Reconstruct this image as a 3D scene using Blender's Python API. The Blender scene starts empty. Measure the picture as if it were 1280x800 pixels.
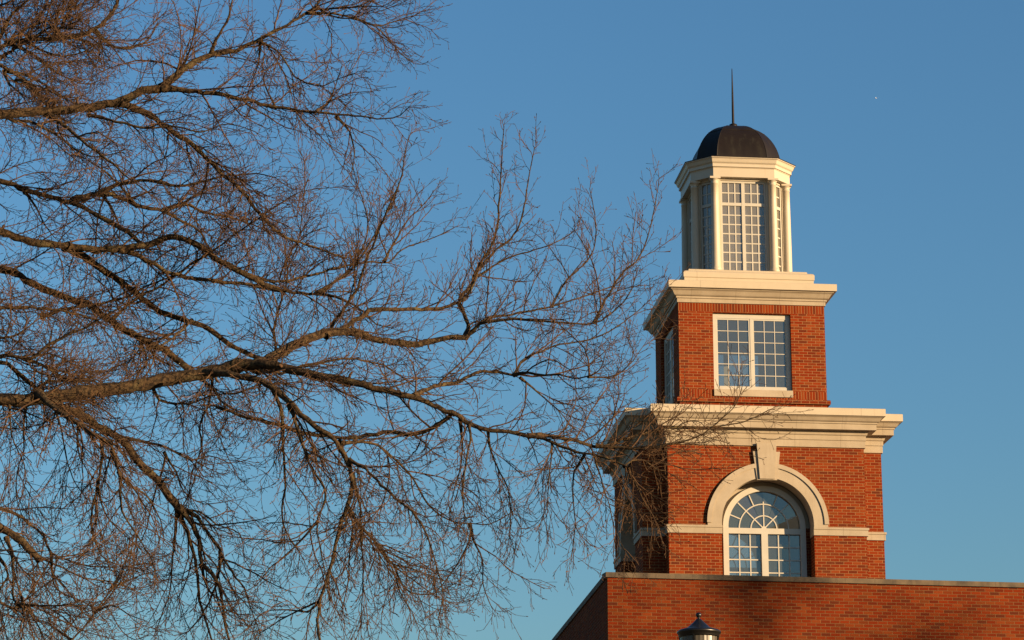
import bpy, math, random
from mathutils import Vector
R = math.radians
PI = math.pi
random.seed(7)
scene = bpy.context.scene
COL = scene.collection

# ------------------------------------------------------------------ camera
F_PX = 3322.35; PITCH = 0.2648; YAW = 0.1022; EYE = Vector((0, 0, 1.6))
FWD = Vector((math.sin(YAW)*math.cos(PITCH), math.cos(YAW)*math.cos(PITCH), math.sin(PITCH)))
RGT = Vector((math.cos(YAW), -math.sin(YAW), 0))
UPV = RGT.cross(FWD)
cam_d = bpy.data.cameras.new('camera'); cam = bpy.data.objects.new('camera', cam_d); COL.objects.link(cam)
cam.location = EYE; cam.rotation_euler = (PI/2+PITCH, 0, -YAW)
cam_d.sensor_width = 36; cam_d.lens = F_PX/1280*36
cam_d.clip_start = 0.1; cam_d.clip_end = 60000
scene.camera = cam

def at(px, py, Y):
    d = FWD*F_PX + RGT*(px-640) + UPV*(400-py)
    return EYE + d*(Y/d.y)

# ------------------------------------------------------------------ node helpers
class NT:
    def __init__(s, name):
        s.m = bpy.data.materials.new(name); s.m.use_nodes = True
        s.t = s.m.node_tree; s.n = s.t.nodes; s.l = s.t.links
        s.b = s.n['Principled BSDF']; s.out = s.n['Material Output']
    def node(s, typ, **kw):
        x = s.n.new(typ)
        for k, v in kw.items(): setattr(x, k, v)
        return x
    def link(s, a, b): s.l.new(a, b)
    def val(s, sock, v):
        if hasattr(v, 'node'): s.link(v, sock)
        else: sock.default_value = v
    def math(s, op, a, b=0.0, c=None):
        x = s.node('ShaderNodeMath', operation=op)
        s.val(x.inputs[0], a); s.val(x.inputs[1], b)
        if c is not None: s.val(x.inputs[2], c)
        return x.outputs[0]
    def mix(s, f, a, b, mode='MIX'):
        x = s.node('ShaderNodeMix', data_type='RGBA', blend_type=mode)
        s.val(x.inputs[0], f); s.val(x.inputs[6], a); s.val(x.inputs[7], b)
        return x.outputs[2]
    def noise(s, scale, detail=4, rough=.55, vec=None, dims='3D'):
        x = s.node('ShaderNodeTexNoise', noise_dimensions=dims)
        x.inputs['Scale'].default_value = scale; x.inputs['Detail'].default_value = detail; x.inputs['Roughness'].default_value = rough
        if vec is not None: s.link(vec, x.inputs['Vector'])
        return x.outputs['Fac']
    def ramp(s, f, stops):
        x = s.node('ShaderNodeValToRGB'); cr = x.color_ramp
        while len(cr.elements) < len(stops): cr.elements.new(.5)
        for e, (p, c) in zip(cr.elements, stops): e.position = p; e.color = (*c, 1) if len(c) == 3 else c
        s.link(f, x.inputs[0]); return x.outputs[0]
    def range(s, f, a, b, c=0., d=1.):
        x = s.node('ShaderNodeMapRange'); s.val(x.inputs[0], f)
        for i, v in enumerate((a, b, c, d)): x.inputs[i+1].default_value = v
        return x.outputs[0]
    def bump(s, h, strength, dist):
        x = s.node('ShaderNodeBump'); x.inputs['Strength'].default_value = strength; x.inputs['Distance'].default_value = dist
        s.link(h, x.inputs['Height']); s.link(x.outputs[0], s.b.inputs['Normal'])
    def obj(s): return s.node('ShaderNodeTexCoord').outputs['Object']
    def uv(s): return s.node('ShaderNodeTexCoord').outputs['UV']
    def mapping(s, vec, scale):
        x = s.node('ShaderNodeMapping'); s.link(vec, x.inputs[0]); x.inputs['Scale'].default_value = scale; return x.outputs[0]

def c4(*c): return (*c, 1)

def brick_material(name, soldiers=(), tone=1.0, dark=.10, weather=0.0, joint=1.0):
    """running-bond brickwork laid out in metres (u along the wall, v up), every brick its own colour"""
    m = NT(name)
    sep = m.node('ShaderNodeSeparateXYZ'); m.link(m.uv(), sep.inputs[0])
    u, v = sep.outputs[0], sep.outputs[1]
    CH, CL, MO = .0670, .2030, .0125
    # soldier courses: swap the two axes inside the given height bands
    if soldiers:
        msk = None
        for a, b in soldiers:
            k = m.math('MULTIPLY', m.math('GREATER_THAN', v, a), m.math('LESS_THAN', v, b))
            msk = k if msk is None else m.math('MAXIMUM', msk, k)
        inv = m.math('SUBTRACT', 1.0, msk)
        vs = None
        for a, b in soldiers:
            k = m.math('MULTIPLY', m.math('GREATER_THAN', v, a), m.math('LESS_THAN', v, b))
            q = m.math('MULTIPLY', m.math('SUBTRACT', v, a), k)
            vs = q if vs is None else m.math('ADD', vs, q)
        uu = m.math('ADD', m.math('MULTIPLY', u, inv), m.math('MULTIPLY', vs, msk))
        vv = m.math('ADD', m.math('MULTIPLY', v, inv), m.math('MULTIPLY', u, msk))
    else:
        uu, vv, inv = u, v, 1.0
    row = m.math('FLOOR', m.math('DIVIDE', vv, CH))
    fv = m.math('FRACT', m.math('DIVIDE', vv, CH))
    shift = m.math('MULTIPLY', m.math('MULTIPLY', m.math('MODULO', m.math('ABSOLUTE', row), 2.0), .5), inv)
    ub = m.math('ADD', m.math('DIVIDE', uu, CL), shift)
    colm = m.math('FLOOR', ub); fu = m.math('FRACT', ub)
    du = m.math('MULTIPLY', m.math('MINIMUM', fu, m.math('SUBTRACT', 1.0, fu)), CL)
    dv = m.math('MULTIPLY', m.math('MINIMUM', fv, m.math('SUBTRACT', 1.0, fv)), CH)
    edge = m.math('MINIMUM', du, dv)
    face = m.range(edge, MO*.35, MO*.62)          # 0 in the joint, 1 on the brick
    cmb = m.node('ShaderNodeCombineXYZ'); m.link(colm, cmb.inputs[0]); m.link(row, cmb.inputs[1])
    wn = m.node('ShaderNodeTexWhiteNoise', noise_dimensions='3D'); m.link(cmb.outputs[0], wn.inputs[0])
    t = tone*.50
    bc = m.ramp(wn.outputs['Value'], [(0, (.15*t, .036*t, .018*t)), (dark, (.18*t, .036*t, .014*t)), (dark+.06, (.255*t, .033*t, .007*t)),
                                      (.45, (.31*t, .035*t, .006*t)), (.75, (.365*t, .047*t, .008*t)), (1, (.42*t, .085*t, .020*t))])
    sp = m.node('ShaderNodeSeparateColor'); m.link(wn.outputs['Color'], sp.inputs[0])
    bc = m.mix(m.range(sp.outputs[1], .70, .98, 0, .75), bc, c4(.33*t, .080*t, .018*t))
    bc = m.mix(m.range(sp.outputs[2], .68, 1, 0, .75), bc, c4(.175*t, .024*t, .009*t))
    grain = m.noise(60, 3, .6, m.obj())
    bc = m.mix(m.range(grain, .3, .7, .0, .35), bc, c4(.22*t, .05*t, .02*t))
    j = t*joint
    jc = m.mix(m.noise(9, 3, .6, m.obj()), c4(.42*j, .19*j, .075*j), c4(.62*j, .34*j, .155*j))
    col = m.mix(face, jc, bc)
    big = m.noise(.55, 5, .6, m.obj())
    col = m.mix(m.range(big, .45, .75, 0, .22+weather), col, c4(.17*t, .042*t, .016*t), 'MIX')
    streak = m.noise(1.0, 4, .6, m.mapping(m.obj(), (5, 5, .35)))
    col = m.mix(m.range(streak, .55, .85, 0, .16), col, c4(.42*t, .17*t, .075*t))
    m.link(col, m.b.inputs['Base Color'])
    m.b.inputs['Roughness'].default_value = .9
    m.b.inputs['Specular IOR Level'].default_value = .03
    m.bump(m.math('ADD', m.math('MULTIPLY', face, 1.0), m.math('MULTIPLY', grain, .25)), .7, .008)
    return m.m

def stone_material(name, base, dirt, amount=.35, rough=.75, joint=0.0):
    m = NT(name)
    o = m.obj()
    col = m.mix(m.range(m.noise(2.2, 5, .6, o), .35, .7, 0, amount), c4(*base), c4(*dirt))
    st = m.noise(1.0, 5, .65, m.mapping(o, (7, 7, .8)))
    col = m.mix(m.range(st, .55, .8, 0, amount), col, c4(dirt[0]*.8, dirt[1]*.78, dirt[2]*.75))
    col = m.mix(m.range(m.noise(45, 2, .5, o), .4, .7, 0, .12), col, c4(base[0]*.7, base[1]*.68, base[2]*.62))
    if joint:
        sep = m.node('ShaderNodeSeparateXYZ'); m.link(m.uv(), sep.inputs[0])
        f = m.math('FRACT', m.math('ADD', m.math('DIVIDE', sep.outputs[0], joint), .37))
        d = m.math('MULTIPLY', m.math('MINIMUM', f, m.math('SUBTRACT', 1.0, f)), joint)
        col = m.mix(m.range(d, .004, .010, .42, 0), col, c4(base[0]*.35, base[1]*.3, base[2]*.25))
    m.link(col, m.b.inputs['Base Color'])
    m.b.inputs['Roughness'].default_value = rough
    m.bump(m.noise(90, 3, .6, o), .12, .004)
    return m.m

def plain(name, col, rough=.5, metal=0.0, var=.15, scale=6):
    m = NT(name); o = m.obj()
    m.link(m.mix(m.range(m.noise(scale, 5, .6, o), .35, .7, 0, 1), c4(*col), c4(*[x*(1-var*2) for x in col])), m.b.inputs['Base Color'])
    m.b.inputs['Roughness'].default_value = rough; m.b.inputs['Metallic'].default_value = metal
    return m.m

M = {}
def copper_material():
    m = NT('aged_copper'); o = m.obj()
    col = m.mix(m.noise(1.6, 5, .6, o), c4(.006, .0045, .0035), c4(.015, .010, .0075))
    st = m.noise(1.0, 5, .6, m.mapping(o, (6, 6, .7)))
    col = m.mix(m.range(st, .56, .75, 0, .45), col, c4(.028, .027, .019))
    m.link(col, m.b.inputs['Base Color']); m.link(m.range(st, .3, .7, .42, .62), m.b.inputs['Roughness'])
    m.b.inputs['Specular IOR Level'].default_value = .16
    return m.m
M['brick_mid'] = brick_material('red_brick_upper', soldiers=((18.206, 18.414), (16.115, 16.315)), joint=.95)
M['brick_low'] = brick_material('red_brick_lower', dark=.06, joint=.95)
M['brick_wall'] = brick_material('red_brick_wall', tone=.84, dark=.12, weather=.02, joint=.66)
M['stone'] = stone_material('cast_stone', (.312, .253, .178), (.19, .14, .083), .5, .75, 1.06)
M['stone_plain'] = stone_material('cast_stone_plain', (.322, .264, .190), (.20, .15, .09), .5, .75)
M['wood'] = stone_material('cream_paint', (.405, .345, .258), (.32, .265, .185), .3, .5)
M['fascia'] = stone_material('cream_metal_trim', (.395, .328, .232), (.30, .242, .165), .3, .6, 3.4)
M['frame'] = plain('white_window_paint', (.395, .365, .305), .45, 0, .05, 3)
M['coping'] = stone_material('weathered_coping', (.125, .088, .050), (.030, .022, .015), .95, .9, 1.08)
M['copper'] = copper_material()
M['dark_metal'] = plain('black_metal', (.0055, .0048, .004), .36, .0, .2, 30)
M['room'] = plain('grey_plaster', (.17, .165, .14), .9, 0, .1)
M['roofing'] = plain('roof_membrane', (.12, .12, .12), .9)

def glass_material(name, refl, base, tr=0.0):
    m = NT(name)
    m.b.inputs['Base Color'].default_value = c4(*base); m.b.inputs['Roughness'].default_value = .25
    g = m.node('ShaderNodeBsdfGlossy'); g.inputs['Roughness'].default_value = .015; g.inputs['Color'].default_value = c4(.92, .97, 1)
    wv = m.noise(3.0, 2, .5, m.obj())
    bp = m.node('ShaderNodeBump'); bp.inputs['Strength'].default_value = .25; bp.inputs['Distance'].default_value = .004
    m.link(wv, bp.inputs['Height']); m.link(bp.outputs[0], g.inputs['Normal'])
    fr = m.node('ShaderNodeFresnel'); fr.inputs['IOR'].default_value = 1.5
    fac = m.math('ADD', m.math('MULTIPLY', fr.outputs[0], .8), refl)
    mx = m.node('ShaderNodeMixShader'); body = m.b.outputs[0]
    if tr:
        t = m.node('ShaderNodeBsdfTransparent'); t.inputs['Color'].default_value = c4(.86, .9, .88)
        mt = m.node('ShaderNodeMixShader'); mt.inputs[0].default_value = tr
        m.link(body, mt.inputs[1]); m.link(t.outputs[0], mt.inputs[2]); body = mt.outputs[0]
    m.link(fac, mx.inputs[0]); m.link(body, mx.inputs[1]); m.link(g.outputs[0], mx.inputs[2]); m.link(mx.outputs[0], m.out.inputs[0])
    return m.m
M['glass'] = glass_material('window_glass', .09, (.098, .102, .084), .62)
M['glass_clear'] = glass_material('lantern_glass', .03, (.155, .140, .108), .24)

def bark_material(name, a, b, c, scale):
    m = NT(name); o = m.obj()
    n1 = m.noise(scale, 6, .65, m.mapping(o, (1, 1, 1)))
    n2 = m.noise(scale*.22, 4, .6, o)
    col = m.mix(m.range(n1, .40, .63), c4(*a), c4(*b))
    col = m.mix(m.range(n2, .56, .68, 0, .7), col, c4(*c))
    m.link(col, m.b.inputs['Base Color']); m.b.inputs['Roughness'].default_value = .9
    m.b.inputs['Specular IOR Level'].default_value = .2
    m.bump(m.math('ADD', n1, m.math('MULTIPLY', n2, .8)), 1.0, .022)
    return m.m
M['bark'] = bark_material('grey_brown_bark', (.010, .006, .003), (.074, .045, .020), (.092, .070, .032), 26)
M['twig'] = bark_material('reddish_twig_bark', (.040, .022, .011), (.094, .050, .024), (.058, .033, .017), 8)

# ------------------------------------------------------------------ mesh helpers
class MB:
    def __init__(s): s.v = []; s.f = []; s.sm = []
    def add(s, vs, fs, smooth=False):
        o = len(s.v); s.v += [tuple(p) for p in vs]
        s.f += [tuple(i+o for i in f) for f in fs]; s.sm += [smooth]*len(fs)
    def hexa(s, p):      # 8 points: bottom ring 0-3, top ring 4-7
        s.add(p, [(0,3,2,1),(4,5,6,7),(0,1,5,4),(1,2,6,5),(2,3,7,6),(3,0,4,7)])
    def box(s, x0, x1, y0, y1, z0, z1):
        s.hexa([(x0,y0,z0),(x1,y0,z0),(x1,y1,z0),(x0,y1,z0),(x0,y0,z1),(x1,y0,z1),(x1,y1,z1),(x0,y1,z1)])
    def lathe(s, prof, seg=24, cx=0, cy=0, smooth=True, cap=True):
        vs = []; n = len(prof)
        for r, z in prof:
            for k in range(seg):
                a = 2*PI*k/seg; vs.append((cx+r*math.cos(a), cy+r*math.sin(a), z))
        fs = [(i*seg+k, i*seg+(k+1) % seg, (i+1)*seg+(k+1) % seg, (i+1)*seg+k) for i in range(n-1) for k in range(seg)]
        s.add(vs, fs, smooth)
        if cap:
            s.add(vs[:seg], [tuple(reversed(range(seg)))]); s.add(vs[-seg:], [tuple(range(seg))])
    def sweep(s, poly, prof, cap_top=True, cap_bot=False, smooth=False):
        """profile (offset outwards, z) carried round a closed plan (counter-clockwise) with mitred corners"""
        rings = [[(*p, z) for p in offset(poly, o)] for o, z in prof]; n = len(poly)
        vs = [p for r in rings for p in r]
        fs = [(i*n+k, i*n+(k+1) % n, (i+1)*n+(k+1) % n, (i+1)*n+k) for i in range(len(prof)-1) for k in range(n)]
        s.add(vs, fs, smooth)
        if cap_top: s.add(rings[-1], [tuple(range(n))])
        if cap_bot: s.add(rings[0], [tuple(reversed(range(n)))])
    def build(s, name, mat, parent=None, loc=None):
        me = bpy.data.meshes.new(name); me.from_pydata(s.v, [], s.f); me.update()
        me.polygons.foreach_set('use_smooth', s.sm)
        uv = me.uv_layers.new(name='metres'); uvd = [0.0]*(2*len(me.loops)); vs = me.vertices
        for p in me.polygons:
            nx, ny, nz = p.normal
            for li in p.loop_indices:
                c = vs[me.loops[li].vertex_index].co
                if abs(nz) > .8: a, b = c.x, c.y
                elif abs(nx) > abs(ny): a, b = c.y, c.z
                else: a, b = c.x, c.z
                uvd[2*li] = a; uvd[2*li+1] = b
        uv.data.foreach_set('uv', uvd)
        me.materials.append(mat)
        o = bpy.data.objects.new(name, me); COL.objects.link(o)
        if parent: o.parent = parent
        if loc: o.location = loc
        return o

def offset(poly, d):
    n = len(poly); out = []
    for i in range(n):
        p0, p1, p2 = poly[i-1], poly[i], poly[(i+1) % n]
        e1 = (p1[0]-p0[0], p1[1]-p0[1]); e2 = (p2[0]-p1[0], p2[1]-p1[1])
        l1 = math.hypot(*e1); l2 = math.hypot(*e2)
        n1 = (e1[1]/l1, -e1[0]/l1); n2 = (e2[1]/l2, -e2[0]/l2)
        k = 1 + n1[0]*n2[0] + n1[1]*n2[1]
        out.append((p1[0]+d*(n1[0]+n2[0])/k, p1[1]+d*(n1[1]+n2[1])/k))
    return out

def tag(o, label=None, cat=None, group=None, kind=None):
    if label: o['label'] = label
    if cat: o['category'] = cat
    if group: o['group'] = group
    if kind: o['kind'] = kind
    return o
def empty(name, loc, label, cat, group=None):
    o = bpy.data.objects.new(name, None); COL.objects.link(o); o.location = loc; o.empty_display_size = .5
    return tag(o, label, cat, group)

class Face:
    """a wall plane: u to the viewer's right, o outwards, z up"""
    def __init__(s, origin, ux, n): s.o = origin; s.ux = ux; s.n = n
    def P(s, u, o, z): return (s.o[0]+s.ux[0]*u+s.n[0]*o, s.o[1]+s.ux[1]*u+s.n[1]*o, z)
    def box(s, mb, u0, u1, o0, o1, z0, z1, taper=0.0):
        P = s.P
        mb.hexa([P(u0+taper,o1,z0),P(u1-taper,o1,z0),P(u1-taper,o0,z0),P(u0+taper,o0,z0),P(u0,o1,z1),P(u1,o1,z1),P(u1,o0,z1),P(u0,o0,z1)])
    def arc(s, mb, cz, r0, r1, o0, o1, a0=0, a1=180, n=40, cu=0):
        vs = []
        for i in range(n+1):
            a = R(a0+(a1-a0)*i/n); c, q = math.cos(a), math.sin(a)
            for r, o in ((r0,o0),(r1,o0),(r1,o1),(r0,o1)): vs.append(s.P(cu+r*c, o, cz+r*q))
        fs = [(4*i+k, 4*i+(k+1) % 4, 4*i+4+(k+1) % 4, 4*i+4+k) for i in range(n) for k in range(4)]
        fs += [(3,2,1,0), (4*n,4*n+1,4*n+2,4*n+3)]
        mb.add(vs, fs)
    def bar(s, mb, p, q, w, o0, o1):     # straight bar between two (u,z) points
        du, dz = q[0]-p[0], q[1]-p[1]; l = math.hypot(du, dz); a, b = -dz/l*w/2, du/l*w/2
        P = s.P
        c = [(p[0]+a,p[1]+b),(p[0]-a,p[1]-b),(q[0]-a,q[1]-b),(q[0]+a,q[1]+b)]
        mb.hexa([P(u,o0,z) for u, z in c]+[P(u,o1,z) for u, z in c])

def wall_rect_hole(mb, fc, u0, u1, z0, z1, a, b, c, d, depth):
    """wall sheet u0..u1, z0..z1 with an opening a..b, c..d and reveals of the given depth"""
    P = fc.P
    for q in ((u0,a,z0,z1),(b,u1,z0,z1),(a,b,z0,c),(a,b,d,z1)):
        mb.add([P(q[0],0,q[2]),P(q[1],0,q[2]),P(q[1],0,q[3]),P(q[0],0,q[3])], [(0,1,2,3)])
    for (p, q) in (((a,c),(b,c)),((b,c),(b,d)),((b,d),(a,d)),((a,d),(a,c))):
        mb.add([P(p[0],0,p[1]),P(q[0],0,q[1]),P(q[0],-depth,q[1]),P(p[0],-depth,p[1])], [(0,1,2,3)])
def wall_arch_hole(mb, fc, u0, u1, z0, z1, r, cz, depth, n=40, sill=None):
    P = fc.P; zs = z0 if sill is None else sill
    for q in ((u0,-r,z0,z1),(r,u1,z0,z1)):
        mb.add([P(q[0],0,q[2]),P(q[1],0,q[2]),P(q[1],0,q[3]),P(q[0],0,q[3])], [(0,1,2,3)])
    for i in range(n):
        a, b = PI*i/n, PI*(i+1)/n
        ua, za, ub, zb = r*math.cos(a), cz+r*math.sin(a), r*math.cos(b), cz+r*math.sin(b)
        mb.add([P(ub,0,zb),P(ua,0,za),P(ua,0,z1),P(ub,0,z1)], [(0,1,2,3)])
    for sg in (-1, 1):
        mb.add([P(sg*r,0,zs),P(sg*r,0,cz),P(sg*r,-depth,cz),P(sg*r,-depth,zs)], [(0,1,2,3)])

rnd = random.Random(11)
def pane_quads(mb, fc, cells, o, tilt=.007):
    for (a, b, c, d) in cells:
        t, q = rnd.gauss(0, tilt), rnd.gauss(0, tilt)
        w, h = (b-a)/2, (d-c)/2
        mb.add([fc.P(a,o-w*t-h*q,c),fc.P(b,o+w*t-h*q,c),fc.P(b,o+w*t+h*q,d),fc.P(a,o-w*t+h*q,d)], [(0,1,2,3)])

# ------------------------------------------------------------------ the tower
TX, TY = 11.8117, 61.4321
tower = empty('brick_tower', (TX, TY, 0), 'three tier red brick tower with cream stone cornices, white lantern and dark domed top', 'tower')
b, FR, S, SD, BK = 2.2734, 3.0402, 2.7926, 2.5618, 1.90
ZB = 9.9
ZLF = 14.694
front = Face((0, -FR), (1, 0), (0, -1))
left = Face((-S, -.33), (0, -1), (-1, 0))
RA, CZ = 1.061, 12.898
plan = [(-S, BK), (-S, -SD), (-b, -SD), (-b, -FR), (b, -FR), (b, -SD), (S, -SD), (S, BK), (b, BK), (b, FR), (-b, FR), (-b, BK)]
back = Face((0, FR), (-1, 0), (0, 1))
# lower brick body
mb = MB()
wall_arch_hole(mb, front, -b, b, ZB, ZLF+.1, RA, CZ, .52)
wall_arch_hole(mb, left, -(BK+.33), SD-.33, ZB, ZLF+.1, RA, CZ, .52)
wall_arch_hole(mb, back, -b, b, ZB, ZLF+.1, RA, CZ, .52)
for p, q in (((-b,-SD),(-b,-FR)), ((b,-FR),(b,-SD)), ((b,-SD),(S,-SD)), ((-S,-SD),(-b,-SD)), ((S,-SD),(S,BK)), ((S,BK),(b,BK)), ((b,BK),(b,FR)), ((-b,FR),(-b,BK)), ((-b,BK),(-S,BK))):
    mb.add([(*p,ZB),(*q,ZB),(*q,ZLF+.1),(*p,ZLF+.1)], [(0,1,2,3)])
low = mb.build('lower_walls', M['brick_low'], tower)

def arched_window(fc):
    root = None
    mb = MB(); o0, o1 = -.50, -.36
    # outer casing, two steps
    fc.arc(mb, CZ, .83, .955, -.50, -.395)
    for sg in (-1, 1):
        u = sorted((sg*.83, sg*.955)); fc.box(mb, u[0], u[1], -.50, -.395, ZB, CZ)
    fc.box(mb, -.83, .83, -.50, -.40, CZ-.16, CZ-.03)       # transom
    fc.box(mb, -.075, .075, -.50, -.40, ZB, CZ-.16)          # mullion
    root = mb.build('window_frame', M['frame'], arch_parent)
    mb = MB(); w = .026; q0, q1 = -.488, -.455
    for r in (.30, .57): fc.arc(mb, CZ-.03, r-w/2, r+w/2, q0, q1, n=32)
    fc.arc(mb, CZ-.03, 0, .06, q0, q1+.003, n=12)
    for a in (45, 135): fc.bar(mb, (.06*math.cos(R(a)), CZ-.03+.06*math.sin(R(a))), (.84*math.cos(R(a)), CZ-.03+.84*math.sin(R(a))), w, q0-.001, q1-.002)
    fc.bar(mb, (0, CZ+.03), (0, CZ+.60), w, q0-.001, q1-.002)
    for a in (22, 67, 113, 158): fc.bar(mb, (.57*math.cos(R(a)), CZ-.03+.57*math.sin(R(a))), (.84*math.cos(R(a)), CZ-.03+.84*math.sin(R(a))), w, q0-.001, q1-.002)
    for sg in (-1, 1):
        for k in (1, 2):
            u = sg*(.075 + (.83-.075)*k/3); fc.box(mb, u-w/2, u+w/2, q0, q1, ZB, CZ-.16)
        z = CZ-.16
        while True:
            z -= .295
            if z < ZB+.1: break
            u = sorted((sg*.075, sg*.83)); fc.box(mb, u[0], u[1], q0+.001, q1-.003, z-w/2, z+w/2)
    mb.build('glazing_bars', M['frame'], root)
    mb = MB(); cells = []
    for sg in (-1, 1):
        for k in range(3):
            u = sorted((sg*(.06+.257*k), sg*(.06+.257*(k+1))))
            z = CZ-.10
            while z > ZB: cells.append((u[0], u[1], z-.295, z)); z -= .295
    pane_quads(mb, fc, cells, -.478)
    for i in range(8):     # the fan, one lightly tilted sector each
        a0, a1 = PI*i/8, PI*(i+1)/8; t = rnd.gauss(0, .004)
        mb.add([fc.P(0,-.476,CZ-.06)]+[fc.P(.86*math.cos(a0+(a1-a0)*j/4), -.476+t*(j-2), CZ-.06+.88*math.sin(a0+(a1-a0)*j/4)) for j in range(5)], [(0,1,2,3,4,5)])
    mb.build('glass', M['glass'], root)
    return root

def arch_trim(fc):
    mb = MB()
    fc.arc(mb, CZ, RA-.004, 1.384, -.42, .035, n=48)
    fc.arc(mb, CZ, 1.30, 1.40, .036, .062, n=48)
    for sg in (-1, 1):
        u = sorted((sg*(RA-.004), sg*1.384)); fc.box(mb, u[0], u[1], -.42, .035, CZ-.06, CZ)
    a = mb.build('stone_arch', M['stone_plain'], tower)
    mb = MB(); fc.arc(mb, CZ, .945, RA-.003, -.53, -.47); mb.build('arch_recess', M['stone_plain'], a)
    for sg in (-1, 1):
        mb = MB(); u = sorted((sg*.945, sg*(RA-.003))); fc.box(mb, u[0], u[1], -.53, -.47, ZB, CZ)
        mb.build('jamb', M['brick_low'], a)
    mb = MB(); P = fc.P
    fc.box(mb, -.315, .315, .002, .06, CZ+1.00, CZ+1.66, .085)
    fc.box(mb, -.228, .228, .003, .098, CZ+1.02, ZLF+.05, .055)
    mb.build('keystone', M['stone_plain'], tower)
    return a
arch_parent = tower
arched_window(front); arch_trim(front)
arched_window(left); arch_trim(left)
arched_window(back); arch_trim(back)

# string course: one stone band on every stretch of wall, stopped at the arches
z0, z1 = 12.651, 12.836
def band(mb, p, q, n, o0, o1, z0, z1):
    mb.hexa([(p[0]+n[0]*o1,p[1]+n[1]*o1,z0),(q[0]+n[0]*o1,q[1]+n[1]*o1,z0),(q[0]+n[0]*o0,q[1]+n[1]*o0,z0),(p[0]+n[0]*o0,p[1]+n[1]*o0,z0),
             (p[0]+n[0]*o1,p[1]+n[1]*o1,z1),(q[0]+n[0]*o1,q[1]+n[1]*o1,z1),(q[0]+n[0]*o0,q[1]+n[1]*o0,z1),(p[0]+n[0]*o0,p[1]+n[1]*o0,z1)])
def course(fn):
    mb = MB()
    for (o, a, c) in ((.032, z0, z1-.05), (.052, z1-.05, z1)): fn(mb, o, a, c)
    mb.build('string_course', M['stone'], tower)
def west_run(mb, o, a, c):
    front.box(mb, -b-o, -RA+.012, -.40, o, a, c); band(mb, (-b,-FR+.41), (-b,-SD), (-1,0), -.02, o, a, c)
    band(mb, (-S-o,-SD), (-b-o-.001,-SD), (0,-1), -.02, o, a, c); left.box(mb, RA-.012, SD-.33-.021, -.40, o, a, c)
def east_run(mb, o, a, c):
    front.box(mb, RA-.012, b+o, -.40, o, a, c); band(mb, (b,-FR+.41), (b,-SD), (1,0), -.02, o, a, c)
    band(mb, (b+o+.001,-SD), (S+o,-SD), (0,-1), -.02, o, a, c); band(mb, (S,-SD+.021), (S,BK), (1,0), -.02, o, a, c)
course(west_run); course(east_run)
course(lambda mb, o, a, c: left.box(mb, -(BK+.33), -RA+.012, -.40, o, a, c))

# lower cornice
def cyma(o0, z0, o1, z1, n=6):
    out = []
    for i in range(n+1):
        t = i/n; sgm = t - math.sin(2*PI*t)/(2*PI)*.9
        out.append((o0+(o1-o0)*t, z0+(z1-z0)*sgm))
    return out
prof = [(.02, 14.694), (.035, 14.694), (.035, 14.845), (.028, 14.85), (.028, 14.858), (.05, 14.862), (.05, 14.965), (.075, 14.985), (.085, 15.03), (.105, 15.045), (.105, 15.065), (.255, 15.068),
        (.255, 15.195), (.278, 15.205), (.278, 15.235)] + cyma(.285, 15.24, .40, 15.345) + [(.405, 15.358)]
mb = MB(); mb.sweep(plan, prof, cap_top=False); lc = mb.build('lower_cornice', M['stone'], tower)
mb = MB(); mb.sweep(plan, [(.38, 15.358), (.437, 15.361), (.437, 15.525), (.425, 15.533), (.0, 15.56), (-.55, 15.58)]); mb.build('cornice_fascia', M['fascia'], lc)

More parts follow.
